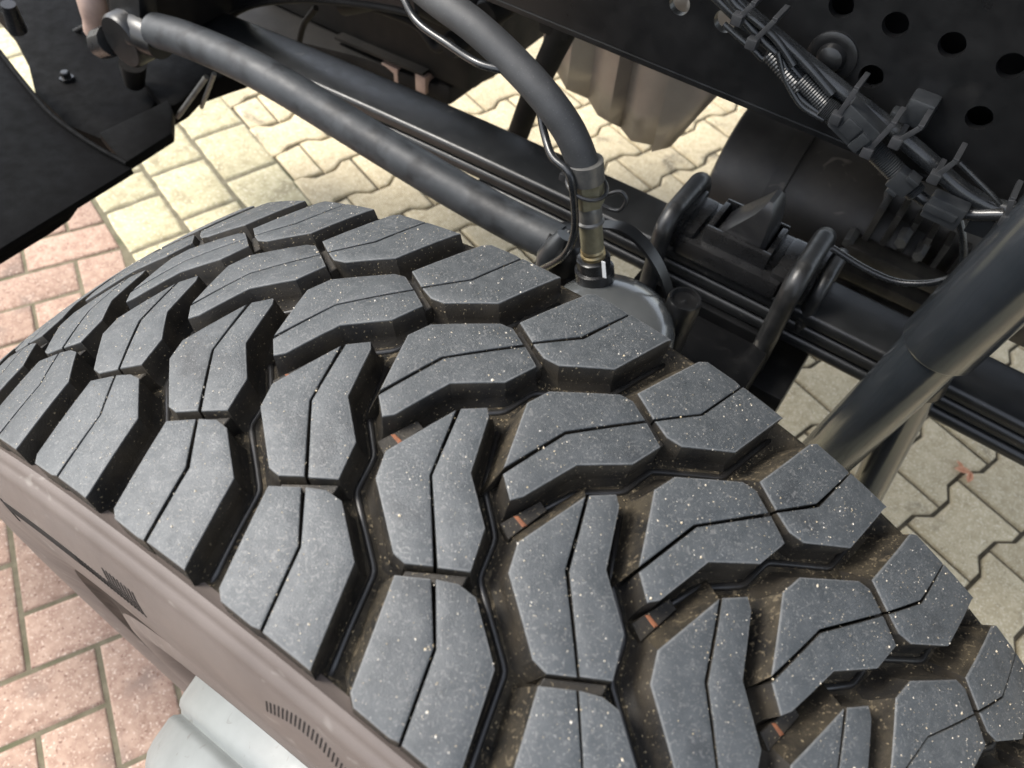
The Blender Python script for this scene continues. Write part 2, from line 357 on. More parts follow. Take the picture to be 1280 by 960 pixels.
def half_block(bm, poly, fl, sgn):
    t = bmesh.new(); n = len(poly); rings = []
    gap = .85
    def ring(flare, top, dep):
        ds = [(gap + top if q < 0 else top - (flare * q if q < 2 else 9.5 * max(0, dep - .9) / 19.7)) for q in fl]
        return inset(poly, ds)
    lv = [(0, .9, 0.0), (0, .25, .25), (0, 0, .9), (1.3, 0, 13), (2.2, 0, 16.5), (5.0, 0, 20.6)]
    for flare, top, dep in lv:
        rings.append([t.verts.new((p.x, p.y, dep)) for p in ring(flare, top, dep)])
    tf = t.faces.new(rings[0]); tf.material_index = 0
    for j, (a, b) in enumerate(zip(rings, rings[1:])):
        for k in range(n):
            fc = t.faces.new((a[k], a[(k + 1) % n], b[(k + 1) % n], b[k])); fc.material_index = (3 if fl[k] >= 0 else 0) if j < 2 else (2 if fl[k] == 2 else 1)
    tri = bmesh.ops.triangulate(t, faces=[tf])['faces']
    ed = list({e for fc in t.faces for e in fc.edges if abs((e.verts[0].co - e.verts[1].co).xy.length) > 24})
    bmesh.ops.subdivide_edges(t, edges=ed, cuts=2, use_grid_fill=True)
    bmesh.ops.triangulate(t, faces=[fc for fc in t.faces if len(fc.verts) > 4])
    for v in t.verts:
        u, wv, dep = v.co; th = u / 1000 / RR; wv = min(wv, 145.8) / 1000 * sgn; r = RW(wv) - dep / 1000
        v.co = (r * math.sin(th), wv, r * math.cos(th))
    bmesh.ops.recalc_face_normals(t, faces=t.faces[:]); merge(bm, t)
def block_mesh(name, halves, sgn):
    bm = bmesh.new()
    for p, q in halves: half_block(bm, [v + Vector((rnd.uniform(-.5, .5), rnd.uniform(-.5, .5))) for v in p], q, sgn)
    me = bpy.data.meshes.new(name); bm.to_mesh(me); bm.free()
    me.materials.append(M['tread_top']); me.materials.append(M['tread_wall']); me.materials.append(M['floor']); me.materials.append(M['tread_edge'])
    for p in me.polygons: p.use_smooth = True
    me.set_sharp_from_angle(angle=math.radians(28)); return me
MA = {s: [block_mesh('tread_block_mid', ((A_L, A_Lf), (A_R, A_Rf)), s) for _ in range(4)] for s in (1, -1)}
MBk = {s: [block_mesh('tread_block_shoulder', ((B_L, B_Lf), (B_R, B_Rf)), s) for _ in range(4)] for s in (1, -1)}
# tie bar in the joint of a lug, wear mark in the groove
def patch(name, poly, dep, h, sgn, mat):
    bm = bmesh.new(); P = V2(*poly); top = inset(P, .5); rings = [[bm.verts.new((p.x, p.y, d)) for p in q] for q, d in ((top, dep), (P, dep + .5), (P, dep + h))]
    bm.faces.new(rings[0])
    for a, b in zip(rings, rings[1:]):
        for k in range(len(P)): bm.faces.new((a[k], a[(k + 1) % len(P)], b[(k + 1) % len(P)], b[k]))
    for v in bm.verts:
        u, wv, d = v.co; wv = wv / 1000 * sgn; r = RW(wv) - d / 1000; v.co = (r * math.sin(u / 1000 / RR), wv, r * math.cos(u / 1000 / RR))
    bmesh.ops.recalc_face_normals(bm, faces=bm.faces[:]); me = bpy.data.meshes.new(name); bm.to_mesh(me); bm.free(); me.materials.append(mat); return me
TB = {s: patch('tie_bar', [(-14, 81), (13.6, 64.5), (14.5, 70.5), (1.5, 78), (-13.5, 86.8)], 6.5, 14, s, M['tread_wall']) for s in (1, -1)}
WM = patch('wear_mark', [(-30.7, -21.2), (-28.6, -19.4), (-21.4, -21.0), (-22.9, -23.4)], 12.6, 3, 1, M['orange'])
STEP = patch('groove_step', [(-34, -29), (-24, -4.5), (-17.5, -6.8), (-25, -33.6)], 13.0, 8, 1, M['tread_wall'])
def rib_mesh(sgn):      # bead along the bottom of the steep groove wall
    bm = bmesh.new(); K = [Vector(p) for p in ((-27, -20, 20.4), (-11.5, 14.5, 20.6), (11.5, 35, 20.6), (17.5, 58, 20.6), (57, 87, 20.6), (64.5, 113, 20.6), (73, 140, 20.6))]; P = [K[0]]
    for a, b, c in zip(K, K[1:], K[2:]):
        d0, d1 = (a - b).normalized() * 3.5, (c - b).normalized() * 3.5; P += [b + d0, b + (d0 + d1) * .22, b + d1]
    P.append(K[-1]); add_tube(bm, P, 2.3, 12)
    for v in bm.verts:
        u, wv, d = v.co; wv = wv / 1000 * sgn; r = RW(wv) - d / 1000; v.co = (r * math.sin(u / 1000 / RR), wv, r * math.cos(u / 1000 / RR))
    bmesh.ops.recalc_face_normals(bm, faces=bm.faces[:]); me = bpy.data.meshes.new('groove_rib'); bm.to_mesh(me); bm.free(); me.materials.append(M['rib'])
    for p in me.polygons: p.use_smooth = True
    return me
RB = {q: rib_mesh(q) for q in (1, -1)}
N_LUG = 43; LO, HI = -7, 12
rest = (2 * math.pi - (HI - LO) * PITCH) / (N_LUG - (HI - LO)); angs = []
for i in range(LO, LO + N_LUG):
    angs.append((i - 3) * PITCH if i <= HI else (HI - 3) * PITCH + (i - HI) * rest)
def part_at(name, me, a):
    o = bpy.data.objects.new(name, me); COL.objects.link(o); o.parent = tyre; o.rotation_euler = (0, a, 0); return o
for a in angs:
    for s, off in ((1, 0), (-1, PHO)):
        part_at('tread_block', rnd.choice(MA[s]), a + off); part_at('tread_block', rnd.choice(MBk[s]), a + off); part_at('tie_bar', TB[s], a + off); part_at('groove_rib', RB[s], a + off)
    part_at('wear_mark', WM, a); part_at('groove_step', STEP, a)
# grains of sand lying on the tread
def inside(p, poly):
    c = False; n = len(poly)
    for i in range(n):
        a, b = poly[i], poly[i - 1]
        if (a.y > p.y) != (b.y > p.y) and p.x < (b.x - a.x) * (p.y - a.y) / (b.y - a.y) + a.x: c = not c
    return c
Apoly = V2((-63.6, 37), (-57.8, 52.5), (-23.5, 79.6), (-15, 80.6), (13.8, 63.6), (6.6, 41.6), (-18.5, 20.5), (-31, -15), (-35.8, -20), (-48.4, -9))
Bpoly = V2((-15.2, 87.6), (1.5, 77.6), (13.2, 72), (23.6, 72.6), (51.5, 94), (66.5, 142), (67.5, 144), (8, 144.5), (3, 141))
PM = PITCH * RR * 1000
def on_block(u, wm):
    for sgn, off in ((1, 0), (-1, PHO * RR * 1000)):
        for k in (-1, 0, 1):
            uu = (u - off + PM / 2) % PM - PM / 2 + k * PM; q = Vector((uu, wm * sgn))
            if inside(q, Apoly) or inside(q, Bpoly): return True
    return False
def grains(name, count, floor, mat):
    verts, faces = [], []
    for i in range(count):
        th = rnd.uniform(-1.15, 1.15); wm = rnd.uniform(-143, 143)
        if on_block(th * RR * 1000, wm) == floor: continue
        if rnd.random() > .62 + 1.1 * noise.noise((th * 22, wm / 26, 3.1)): continue
        r = RW(wm / 1000) - (.0198 if floor else 0); s = min(.00085, .00014 + rnd.expovariate(1 / .00011)); b = len(verts)
        c = Vector((r * math.sin(th), wm / 1000, r * math.cos(th))); nrm = Vector((math.sin(th), 0, math.cos(th))); e1 = Vector((0, 1, 0)); e2 = nrm.cross(e1)
        a0 = rnd.uniform(0, 6.28)
        for k in range(4):
            q = rnd.uniform(.6, 1.5); t = a0 + k * 1.57; verts.append(c + (e1 * math.cos(t) + e2 * math.sin(t)) * s * q + nrm * s * .2)
        verts.append(c + nrm * s * rnd.uniform(.8, 1.5)); verts.append(c - nrm * s * .4)
        for k in range(4): faces.append((b + k, b + (k + 1) % 4, b + 4)); faces.append((b + (k + 1) % 4, b + k, b + 5))
    me = bpy.data.meshes.new(name); me.from_pydata([tuple(v) for v in verts], [], faces)
    o = obj(name, me, M[mat], tyre); o['kind'] = 'stuff'
grains('sand_grains', 19000, False, 'grain'); grains('groove_grit', 60000, True, 'grit')
# markings moulded in the sidewall
def side_w(r):
    pr = [(b / 1000, a / 1000) for a, b in side]
    for (r0, w0), (r1, w1) in zip(pr, pr[1:]):
        if r1 <= r <= r0: return w0 + (w1 - w0) * (r - r0) / (r1 - r0)
    return .168
def side_patch(bm, quads, lift, thick=.0012):
    for (t0, r0), (t1, _), _, (_, r1) in quads:      # strips that follow the curve of the sidewall
        n = 6; rows = []
        for k in range(n + 1):
            r = r0 + (r1 - r0) * k / n; rows.append([bm.verts.new((r * math.sin(math.radians(t)), -side_w(r) - l, r * math.cos(math.radians(t)))) for t, l in ((t0, -thick), (t0, lift), (t1, lift), (t1, -thick))])
        for a, b in zip(rows, rows[1:]):
            for k in range(3): bm.faces.new((a[k], a[k + 1], b[k + 1], b[k]))
        bm.faces.new(rows[0]); bm.faces.new(rows[-1])
bm = bmesh.new(); q = []
for i in range(28):
    t = -33 + i * .5; q.append([(t, .523), (t + .5, .523), (t + .5, .5135), (t, .5135)])
q.append([(-33.4, .525), (-33, .525), (-33, .503), (-33.4, .503)])
side_patch(bm, q, .0005); bmesh.ops.recalc_face_normals(bm, faces=bm.faces[:])
local(obj('moulded_band', bm, M['side_dark'], tyre), tyre)
bm = bmesh.new(); q = []
for i in range(20):
    t = -19 + i * .40; hi = .523 if i < 11 else .537; q.append([(t, hi), (t + .15, hi), (t + .15, .5125), (t, .5125)])
for i in range(20):
    t = .2 + i * .3; y = .538 + .012 * math.sin(i / 19 * 3.14); q.append([(t, y), (t + .09, y), (t + .09, y - .012), (t, y - .012)])
side_patch(bm, q, .0003); bmesh.ops.recalc_face_normals(bm, faces=bm.faces[:])
o = obj('moulded_hatching', bm, M['side_dark'], tyre); o['kind'] = 'stuff'
# rim
bm = bmesh.new()
rp = [(-.10, .225), (-.135, .24), (-.144, .242), (-.149, .2465), (-.156, .2465), (-.176, .2435), (-.183, .2415), (-.1875, .238), (-.1895, .233), (-.192, .2305), (-.1945, .2325), (-.197, .2355), (-.202, .2370), (-.225, .2335), (-.236, .230), (-.244, .224), (-.248, .22), (-.246, .17), (-.235, .15), (-.25, .12), (-.262, .10), (-.265, .0001)]
add_lathe(bm, rp, 120, 'y'); smooth(obj('rim', bm, M['rim'], wheel), 40)
bm = bmesh.new(); add_lathe(bm, [(-.146, .25), (-.15, .268), (-.143, .274), (-.13, .262), (.13, .262), (.146, .274), (.15, .268), (.13, .2), (.08, .0001)], 120, 'y'); smooth(obj('rim_well', bm, M['black_gloss'], wheel), 40)

# ------------------------------------------------------------------ chassis rail with its grid of holes
RY = .55
rail = thing('chassis_rail', 'black painted steel chassis rail with a grid of round holes', 'chassis rail', (0, RY, 1.07))
HOLES = {(.017, 1.193), (.067, 1.193), (.117, 1.193), (.167, 1.193), (.067, 1.143), (.167, 1.143), (-.033, 1.193), (-.133, 1.143), (-.083, 1.143), (.217, 1.193), (.267, 1.143), (.317, 1.193), (.067, 1.243), (.167, 1.243), (.267, 1.243), (-.233, 1.143), (-.183, 1.193), (.417, 1.193), (.517, 1.143), (.617, 1.193)}
HS = {(round((x - .017) / .05), round((z - 1.143) / .05)) for x, z in HOLES}
bm = bmesh.new(); HR = .0112
def quad(bm, pts): bm.faces.new([bm.verts.new(p) for p in pts])
for ix in range(-26, 24):
    x0, x1 = .017 + .05 * ix - .025, .017 + .05 * ix + .025
    quad(bm, [(x0, RY, 1.074), (x1, RY, 1.074), (x1, RY, 1.118), (x0, RY, 1.118)])
    quad(bm, [(x0, RY, 1.268), (x1, RY, 1.268), (x1, RY, 1.36), (x0, RY, 1.36)])
    for iz in range(3):
        z0 = 1.143 + .05 * iz - .025; z1 = z0 + .05
        if (ix, iz) not in HS: quad(bm, [(x0, RY, z0), (x1, RY, z0), (x1, RY, z1), (x0, RY, z1)]); continue
        cx, cz = (x0 + x1) / 2, (z0 + z1) / 2; n = 32; o_, i_ = [], []
        for k in range(n):
            t = 2 * math.pi * k / n; c, s = math.cos(t), math.sin(t); q = .025 / max(abs(c), abs(s))
            o_.append(bm.verts.new((cx + c * q, RY, cz + s * q))); i_.append(bm.verts.new((cx + c * HR, RY, cz + s * HR)))
        for k in range(n): bm.faces.new((o_[k], o_[(k + 1) % n], i_[(k + 1) % n], i_[k]))
bmesh.ops.remove_doubles(bm, verts=bm.verts, dist=.0002); bmesh.ops.recalc_face_normals(bm, faces=bm.faces[:])
ex = bmesh.ops.extrude_face_region(bm, geom=bm.faces[:]); bmesh.ops.translate(bm, vec=(0, .009, 0), verts=[g for g in ex['geom'] if isinstance(g, bmesh.types.BMVert)])
bmesh.ops.recalc_face_normals(bm, faces=bm.faces[:])
local(obj('web', bm, M['black'], rail), rail)
bm = bmesh.new(); add_box(bm, (-1.3, RY + .0, 1.0655), (1.2, RY + .08, 1.0737), .002); add_box(bm, (-1.3, RY, 1.3603), (1.2, RY + .08, 1.3685), .002)
local(obj('flange', bm, M['black'], rail), rail)
bm = bmesh.new(); add_box(bm, (-.055, RY + .055, 1.076), (1.2, RY + .063, 1.358), .002); local(obj('inner_liner', bm, M['black'], rail), rail)
bm = bmesh.new(); add_lathe(bm, [(.5, .0001)] * 0 + [(RY + .001, .024), (RY - .002, .0235), (RY - .004, .019), (RY - .003, .014), (RY - .009, .012), (RY - .012, .006), (RY - .012, .0001)], 32, 'y', (.027, 0, 1.148))
local(smooth(obj('pressed_boss', bm, M['black'], rail), 40), rail)
bm = bmesh.new(); add_box(bm, (.108, RY - .022, 1.124), (.132, RY + .002, 1.150), .004); add_box(bm, (.098, RY - .014, 1.112), (.118, RY, 1.128), .003)
local(smooth(obj('clip_block', bm, M['conn'], rail), 40), rail)

# ------------------------------------------------------------------ leaf spring with clamp plate and U-bolts
LY0, LY1 = .583, .667
spring = thing('leaf_spring', 'black steel leaf spring pack running lengthwise under the chassis rail', 'leaf spring', (0, .625, .74))
def zleaf(x): return .8165 - .035 * x * x - .012 * x * (x < 0) * 0
def leaf(name, z_off, th, x0, x1, y0, y1, mat):
    bm = bmesh.new(); n = 40; R = []
    b = .006
    for i in range(n + 1):
        x = x0 + (x1 - x0) * i / n; z = zleaf(x) - z_off
        sec = [(y0 + b, z), (y0 + b * .3, z - b * .3), (y0, z - b), (y0, z - th + b), (y0 + b * .3, z - th + b * .3), (y0 + b, z - th), (y1 - b, z - th), (y1 - b * .3, z - th + b * .3), (y1, z - th + b), (y1, z - b), (y1 - b * .3, z - b * .3), (y1 - b, z)]
        R.append([bm.verts.new((x, y, zz)) for y, zz in sec])
    for a, c in zip(R, R[1:]):
        for k in range(12): bm.faces.new((a[k], a[(k + 1) % 12], c[(k + 1) % 12], c[k]))
    bm.faces.new(R[0]); bm.faces.new(R[-1]); bmesh.ops.recalc_face_normals(bm, faces=bm.faces[:])
    return local(smooth(obj(name, bm, mat, spring), 50), spring)
leaf('spring_leaf', 0, .020, -1.05, 1.0, LY0, LY1, M['leaf'])
leaf('spring_leaf', .0235, .019, -.95, .9, LY0 + .001, LY1 - .001, M['leaf'])
leaf('spring_leaf', .046, .018, -.40, .9, LY0, LY1, M['leaf'])
def ubolt(name, x, y0, y1, ztop, zbot, r, lean=0.0, mat='ubolt'):
    pts = [(x + lean * 2, y0, zbot), (x + lean, y0, (zbot + ztop) / 2), (x, y0, ztop - .04)]
    rr = .030
    for k in range(1, 6): t = k / 6 * math.pi / 2; pts.append((x, y0 + rr - rr * math.cos(t), ztop - rr + rr * math.sin(t)))
    pts += [(x, y0 + rr, ztop), (x, y1 - rr, ztop)]
    for k in range(1, 6): t = k / 6 * math.pi / 2; pts.append((x, y1 - rr + rr * math.sin(t), ztop - rr + rr * math.cos(t)))
    pts += [(x, y1, ztop - .04), (x, y1, zbot)]
    bm = bmesh.new(); add_tube(bm, cr(pts, 5), r, 18)
    return local(smooth(obj(name, bm, M[mat], spring), 60), spring)
ubolt('u_bolt', -.090, .566, .684, .872, .66, .0125)
ubolt('u_bolt', .088, .566, .684, .872, .66, .0135)
ubolt('u_bolt', .116, .592, .684, .858, .78, .009)
# clamp plate on top
bm = bmesh.new()
add_box(bm, (-.076, .576, .816), (.072, .676, .845), .007)
add_box(bm, (-.108, .590, .815), (.104, .662, .829), .006)
for q in (-1, 1): add_box(bm, (q * .090 - .017, .579, .826), (q * .090 + .017, .671, .859), .006); add_box(bm, (q * .066 - .012, .584, .840), (q * .066 + .012, .666, .853), .005)
local(smooth(obj('clamp_plate', bm, M['black_gloss'], spring), 40), spring)
bm = bmesh.new()
for lo, hi in (((-.045, .590, .843), (.045, .598, .868)), ((-.045, .654, .843), (.045, .662, .868)), ((-.045, .598, .843), (-.037, .654, .868)), ((.037, .598, .843), (.045, .654, .868))): add_box(bm, lo, hi, .0025)
local(smooth(obj('bump_stop_frame', bm, M['black_gloss'], spring), 40), spring)
bm = bmesh.new(); R = []
for z, hx, hy, dx in ((.843, .034, .027, 0), (.860, .033, .027, .001), (.876, .027, .027, .006), (.892, .020, .0265, .0115), (.908, .0125, .025, .016), (.920, .007, .021, .018), (.926, .003, .014, .017)):
    R.append([bm.verts.new((dx + hx * c, .626 + hy * s, z)) for c, s in ((-1, -.8), (-.8, -1), (.8, -1), (1, -.8), (1, .8), (.8, 1), (-.8, 1), (-1, .8))])
for a, c in zip(R, R[1:]):
    for k in range(8): bm.faces.new((a[k], a[(k + 1) % 8], c[(k + 1) % 8], c[k]))
bm.faces.new(R[-1]); bmesh.ops.recalc_face_normals(bm, faces=bm.faces[:])
local(smooth(obj('bump_stop', bm, M['rubber'], spring), 40), spring)

# ------------------------------------------------------------------ front axle
axle = thing('front_axle', 'black steel front axle beam with spring seat below the leaf spring', 'axle', (0, .7, .56))
bm = bmesh.new(); add_tube(bm, [(0, .30, .60), (0, .45, .62), (0, 1.6, .62)], [.075, .072, .072], 32)
local(smooth(obj('axle_tube', bm, M['black_dust'], axle), 50), axle)
bm = bmesh.new(); add_box(bm, (-.085, .575, .655), (.085, .675, .752), .006)
local(smooth(obj('spring_seat', bm, M['black'], axle), 40), axle)
bm = bmesh.new(); add_box(bm, (-.13, .535, .662), (.145, .715, .704), .008); add_box(bm, (.128, .545, .60), (.145, .60, .69), .004)
local(smooth(obj('bottom_plate', bm, M['black'], axle), 40), axle)

# ------------------------------------------------------------------ steering knuckle
kn = thing('steering_knuckle', 'dark grey glossy steering knuckle housing behind the tyre', 'steering knuckle', (-.04, .36, .57))
KC = (-.060, .372)
bm = bmesh.new(); add_lathe(bm, [(.50, .0001), (.50, .074), (.80, .076), (.855, .0765), (.868, .075), (.880, .069), (.891, .056), (.898, .038), (.901, .02), (.902, .0001)], 64, 'z', (KC[0], KC[1], 0))
local(smooth(obj('kingpin_housing', bm, M['grey_gloss'], kn), 50), kn)
bm = bmesh.new(); add_lathe(bm, [(.20, .05), (.20, .205), (.34, .205), (.345, .12), (.40, .11)], 64, 'y', (0, 0, ZC)); local(smooth(obj('brake_drum', bm, M['black_dust'], kn), 40), kn)
pc = PY(857, 372, .435)
bm = bmesh.new(); z0 = pc.z
add_lathe(bm, [(z0 - .13, .0001), (z0 - .13, .016), (z0 - .05, .018), (z0 - .02, .0195), (z0 - .004, .0195), (z0 - .001, .018), (z0 - .001, .016), (z0 - .006, .0145), (z0 - .007, .006), (z0 - .005, .0001)], 32, 'z', (pc.x, pc.y, 0))
local(smooth(obj('capped_pin', bm, M['black'], kn), 40), kn)
bm = bmesh.new(); add_box(bm, (-.07, .40, .70), (.10, .56, .755), .012); add_box(bm, (-.20, .42, .80), (-.08, .47, .845), .012)
local(smooth(obj('steering_arm', bm, M['black'], kn), 40), kn)
# strap curving over the housing
bm = bmesh.new(); P = cr([PY(742, 284, .44), PY(775, 288, .44), PY(803, 310, .44), PY(825, 345, .44), PY(838, 385, .44)], 6)
R = [[bm.verts.new(p + Vector(q)) for q in ((0, 0, 0), (0, .016, 0), (-.002, .016, -.004), (-.002, 0, -.004))] for p in P]
for a, b in zip(R, R[1:]):
    for k in range(4): bm.faces.new((a[k], a[(k + 1) % 4], b[(k + 1) % 4], b[k]))
bm.faces.new(R[0]); bm.faces.new(R[-1]); bmesh.ops.recalc_face_normals(bm, faces=bm.faces[:])
local(smooth(obj('strap', bm, M['black'], kn), 50), kn)

# ------------------------------------------------------------------ shock absorber
SA, SB = PY(1094, 510, .5), PY(1228, 379, .5); SD = (SB - SA).normalized()
def on_shock(z): return SA + SD * ((z - SA.z) / SD.z)
sh = thing('shock_absorber', 'thick black shock absorber standing between tyre and leaf spring', 'shock absorber', on_shock(.56))
def sh_part(name, prof, mat):
    bm = bmesh.new(); add_tube(bm, [on_shock(z) for z, _ in prof], [r for _, r in prof], 48); return local(smooth(obj(name, bm, M[mat], sh), 40), sh)
sh_part('dust_tube', [(.935, .0385), (.938, .0402), (1.30, .0402), (1.305, .035)], 'shock')
sh_part('damper_tube', [(.59, .026), (.60, .0335), (.94, .0335)], 'shock')
p = on_shock(1.275); bm = bmesh.new(); add_box(bm, (p.x - .045, p.y - .045, 1.262), (p.x + .045, RY + .002, 1.290), .004); local(smooth(obj('upper_bracket', bm, M['black'], sh), 40), sh)
p = on_shock(.585); bm = bmesh.new(); add_lathe(bm, [(p.y - .04, .0001), (p.y - .04, .03), (p.y + .04, .03), (p.y + .04, .0001)], 32, 'y', (p.x, 0, p.z)); local(smooth(obj('lower_eye', bm, M['black'], sh), 40), sh)
a, b = PY(1118, 545, .56), PY(1078, 625, .56)
rod = thing('support_tube', 'light edged dark steel tube standing beside the shock absorber', 'tube', b)
bm = bmesh.new(); d = (a - b).normalized(); add_tube(bm, [b - d * .25, a + d * .10], .023, 28); local(smooth(obj('tube_body', bm, M['shock'], rod), 40), rod)
bm = bmesh.new(); add_tube(bm, [a + d * .10, a + d * .13], .028, 28); local(smooth(obj('tube_collar', bm, M['black'], rod), 40), rod)

# ------------------------------------------------------------------ drag link
dl = thing('drag_link', 'dark grey bent steering drag link rod above the leaf spring', 'steering rod', PY(690, 300, .45))
P = [PY(195, 38, .455), PY(235, 50, .455), PY(300, 78, .453), PY(352, 106, .45), PY(410, 141, .45), PY(480, 184, .45), PY(560, 232, .45), PY(640, 277, .45), PY(700, 306, .45)]
bm = bmesh.new(); add_tube(bm, cr(P, 6), .0255, 28); local(smooth(obj('rod', bm, M['link'], dl), 60), dl)
bm = bmesh.new(); e = PY(700, 306, .45); add_lathe(bm, [(e.z - .05, .0001), (e.z - .05, .022), (e.z - .02, .032), (e.z + .01, .032), (e.z + .022, .024), (e.z + .022, .012), (e.z + .030, .0001)], 28, 'z', (e.x + .01, e.y, 0)); local(smooth(obj('ball_joint', bm, M['black'], dl), 40), dl)
bm = bmesh.new(); e = PY(178, 40, .455)
add_tube(bm, [e + Vector((.045, .0, .0)), e + Vector((.02, 0, 0)), e, e + Vector((-.03, 0, 0))], [.026, .030, .031, .026], 28); local(smooth(obj('ball_joint', bm, M['black'], dl), 40), dl)

# ------------------------------------------------------------------ brake hose and its fittings
HY = .40
hz = thing('air_hose', 'thick black rubber air hose curving down to a brass fitting on the knuckle', 'hose', PY(742, 335, HY))
P = [PY(415, -112, .552), PY(425, -104, .545), PY(460, -72, .505), PY(508, -32, .45), PY(548, 0, .42), PY(592, 32, .41), PY(640, 76, .405), PY(682, 122, HY), PY(712, 165, HY), PY(729, 205, HY), PY(733, 222, HY)]
bm = bmesh.new(); add_tube(bm, cr(P, 8), .0165, 28); local(smooth(obj('hose', bm, M['hose'], hz), 60), hz)
bm = bmesh.new(); p = PY(415, -112, .552); add_lathe(bm, [(.548, .0001), (.548, .026), (.536, .026), (.530, .018), (.520, .018)], 6, 'y', (p.x, 0, p.z)); local(obj('bulkhead_nut', bm, M['edge'], hz), hz)
top, bot = PY(732, 208, HY), PY(743, 338, HY); ax = (bot - top)
def seg(name, t0, t1, prof, mat, n=28):
    bm = bmesh.new(); a, b = top + ax * t0, top + ax * t1
    path = [a + (b - a) * q for q, _ in prof]; add_tube(bm, path, [r for _, r in prof], n); return local(smooth(obj(name, bm, M[mat], hz), 40), hz)
seg('hose_clamp', -.05, .12, [(0, .0172), (.02, .0188), (.98, .0188), (1, .017)], 'edge')
seg('hex_nut', .10, .34, [(0, .015), (.05, .0175), (.95, .0175), (1, .014)], 'ferrule', 6)
seg('collar', .34, .50, [(0, .0125), (.15, .0135), (.8, .0135), (.9, .0155), (1, .0155)], 'edge')
seg('ferrule', .50, .76, [(0, .0128), (1, .0128)], 'ferrule')
seg('brass_ring', .76, .86, [(0, .0125), (.2, .0138), (.45, .0125), (.6, .0142), (1, .0135)], 'brass')
seg('castle_ring', .85, .98, [(0, .017), (.1, .0195), (.9, .0195), (1, .017)], 'black_gloss', 12)
seg('union', .96, 1.36, [(0, .019), (.03, .0225), (.55, .0225), (.6, .0225), (1, .0225)], 'black_gloss')
a = PY(752, 326, HY - .0225) ; bm = bmesh.new(); d = ax.normalized(); add_prism(bm, [a, a + Vector((.004, .001, 0)), a + Vector((.004, .001, 0)) + d * .022, a + d * .022], Vector((0, -.0006, 0)))
local(obj('white_mark', bm, M['white'], hz), hz)
bm = bmesh.new(); c = top + ax * .16
P = [c + Vector((math.cos(t) * .0215, math.sin(t) * .0215, math.cos(t) * -.004)) for t in [k * 2 * math.pi / 20 for k in range(21)]]; add_tube(bm, P, .0022, 8, False)
add_box(bm, c + Vector((-.030, -.008, -.004)), c + Vector((-.020, .002, .004)), .001)
local(smooth(obj('cable_tie', bm, M['tie'], hz), 50), hz)
# ring-shaped tail of a tie on the spring
bm = bmesh.new(); P = cr([PY(750, 246, .44), PY(762, 242, .44), PY(776, 240, .44), PY(783, 250, .44), PY(776, 262, .44), PY(764, 262, .44), PY(752, 256, .44)], 5); add_tube(bm, P, .0022, 8)
local(smooth(obj('tie_loop', bm, M['tie'], hz), 50), hz)
# thin sensor cable clipped to the hose
sens = thing('sensor_cable', 'thin black cable clipped alongside the thick air hose', 'cable', PY(690, 330, .385))
P = [PY(430, -100, .545), PY(465, -55, .48), PY(495, -20, .43), PY(520, 25, .41), PY(560, 55, .40), PY(600, 80, .39), PY(650, 95, .40), PY(672, 130, .41), PY(680, 165, .40), PY(690, 195, .385), PY(708, 212, .38), PY(714, 225, .378), PY(718, 255, .378), PY(718, 290, .378), PY(706, 318, .38), PY(680, 335, .39), PY(660, 345, .40)]
bm = bmesh.new(); add_tube(bm, cr(P, 8), .0042, 12); local(smooth(obj('cable_run', bm, M['cable'], sens), 60), sens)
bm = bmesh.new(); P = [PY(604, 30, .42), PY(640, 55, .42), PY(668, 82, .42), PY(690, 120, .42)]; add_tube(bm, cr(P, 8), .004, 12); local(smooth(obj('cable_run', bm, M['cable'], sens), 60), sens)
a = PY(690, 312, .39); bm = bmesh.new(); add_tube(bm, [PY(706, 294, .42), PY(698, 306, .415), PY(684, 322, .41), PY(678, 334, .405)], [.010, .014, .014, .009], 18); local(smooth(obj('cable_plug', bm, M['conn'], sens), 40), sens)

# ------------------------------------------------------------------ wiring harness along the rail
hn = thing('wiring_harness', 'bundle of black cables, ties and plugs strapped along the perforated chassis rail', 'cable harness', PY(1050, 140, .53))
def run(pix, y, r, mat='cable', n=12):
    bm = bmesh.new(); add_tube(bm, cr([PY(a, b, y) for a, b in pix], 6), r, n); return local(smooth(obj('cable', bm, M[mat], hn), 60), hn)
run([(730, -160), (810, -90), (880, -30), (925, 10), (985, 60), (1050, 112), (1110, 158), (1160, 200), (1200, 236), (1235, 256), (1258, 262)], .528, .0085)
run([(718, -160), (798, -90), (868, -30), (915, 15), (960, 55), (985, 80), (1010, 108), (1035, 130), (1060, 150)], .520, .0055)
run([(745, -160), (825, -90), (895, -30), (930, 10), (960, 36), (990, 62), (1015, 88), (1040, 118)], .516, .0045)
run([(740, -155), (820, -85), (890, -25), (912, 2), (938, 34), (955, 52), (975, 72), (985, 92), (1000, 122), (1030, 145), (1075, 180)], .512, .0040)
run([(750, -150), (830, -80), (900, -20), (920, 6), (947, 28), (965, 44), (978, 60), (992, 82)], .510, .0035)
run([(905, 30), (925, 48), (942, 62), (955, 74), (962, 64), (958, 50)], .514, .0030)
run([(972, 66), (980, 95), (993, 120), (1005, 135), (1030, 150)], .508, .0028)
run([(1100, 196), (1125, 222), (1150, 246), (1180, 262), (1215, 268), (1255, 268)], .520, .0060)
run([(1199, 203), (1220, 224), (1240, 244), (1250, 256)], .516, .0025)
run([(1198, 270), (1204, 300), (1203, 330), (1190, 346), (1160, 354), (1120, 352), (1080, 335), (1040, 310)], .60, .0042)
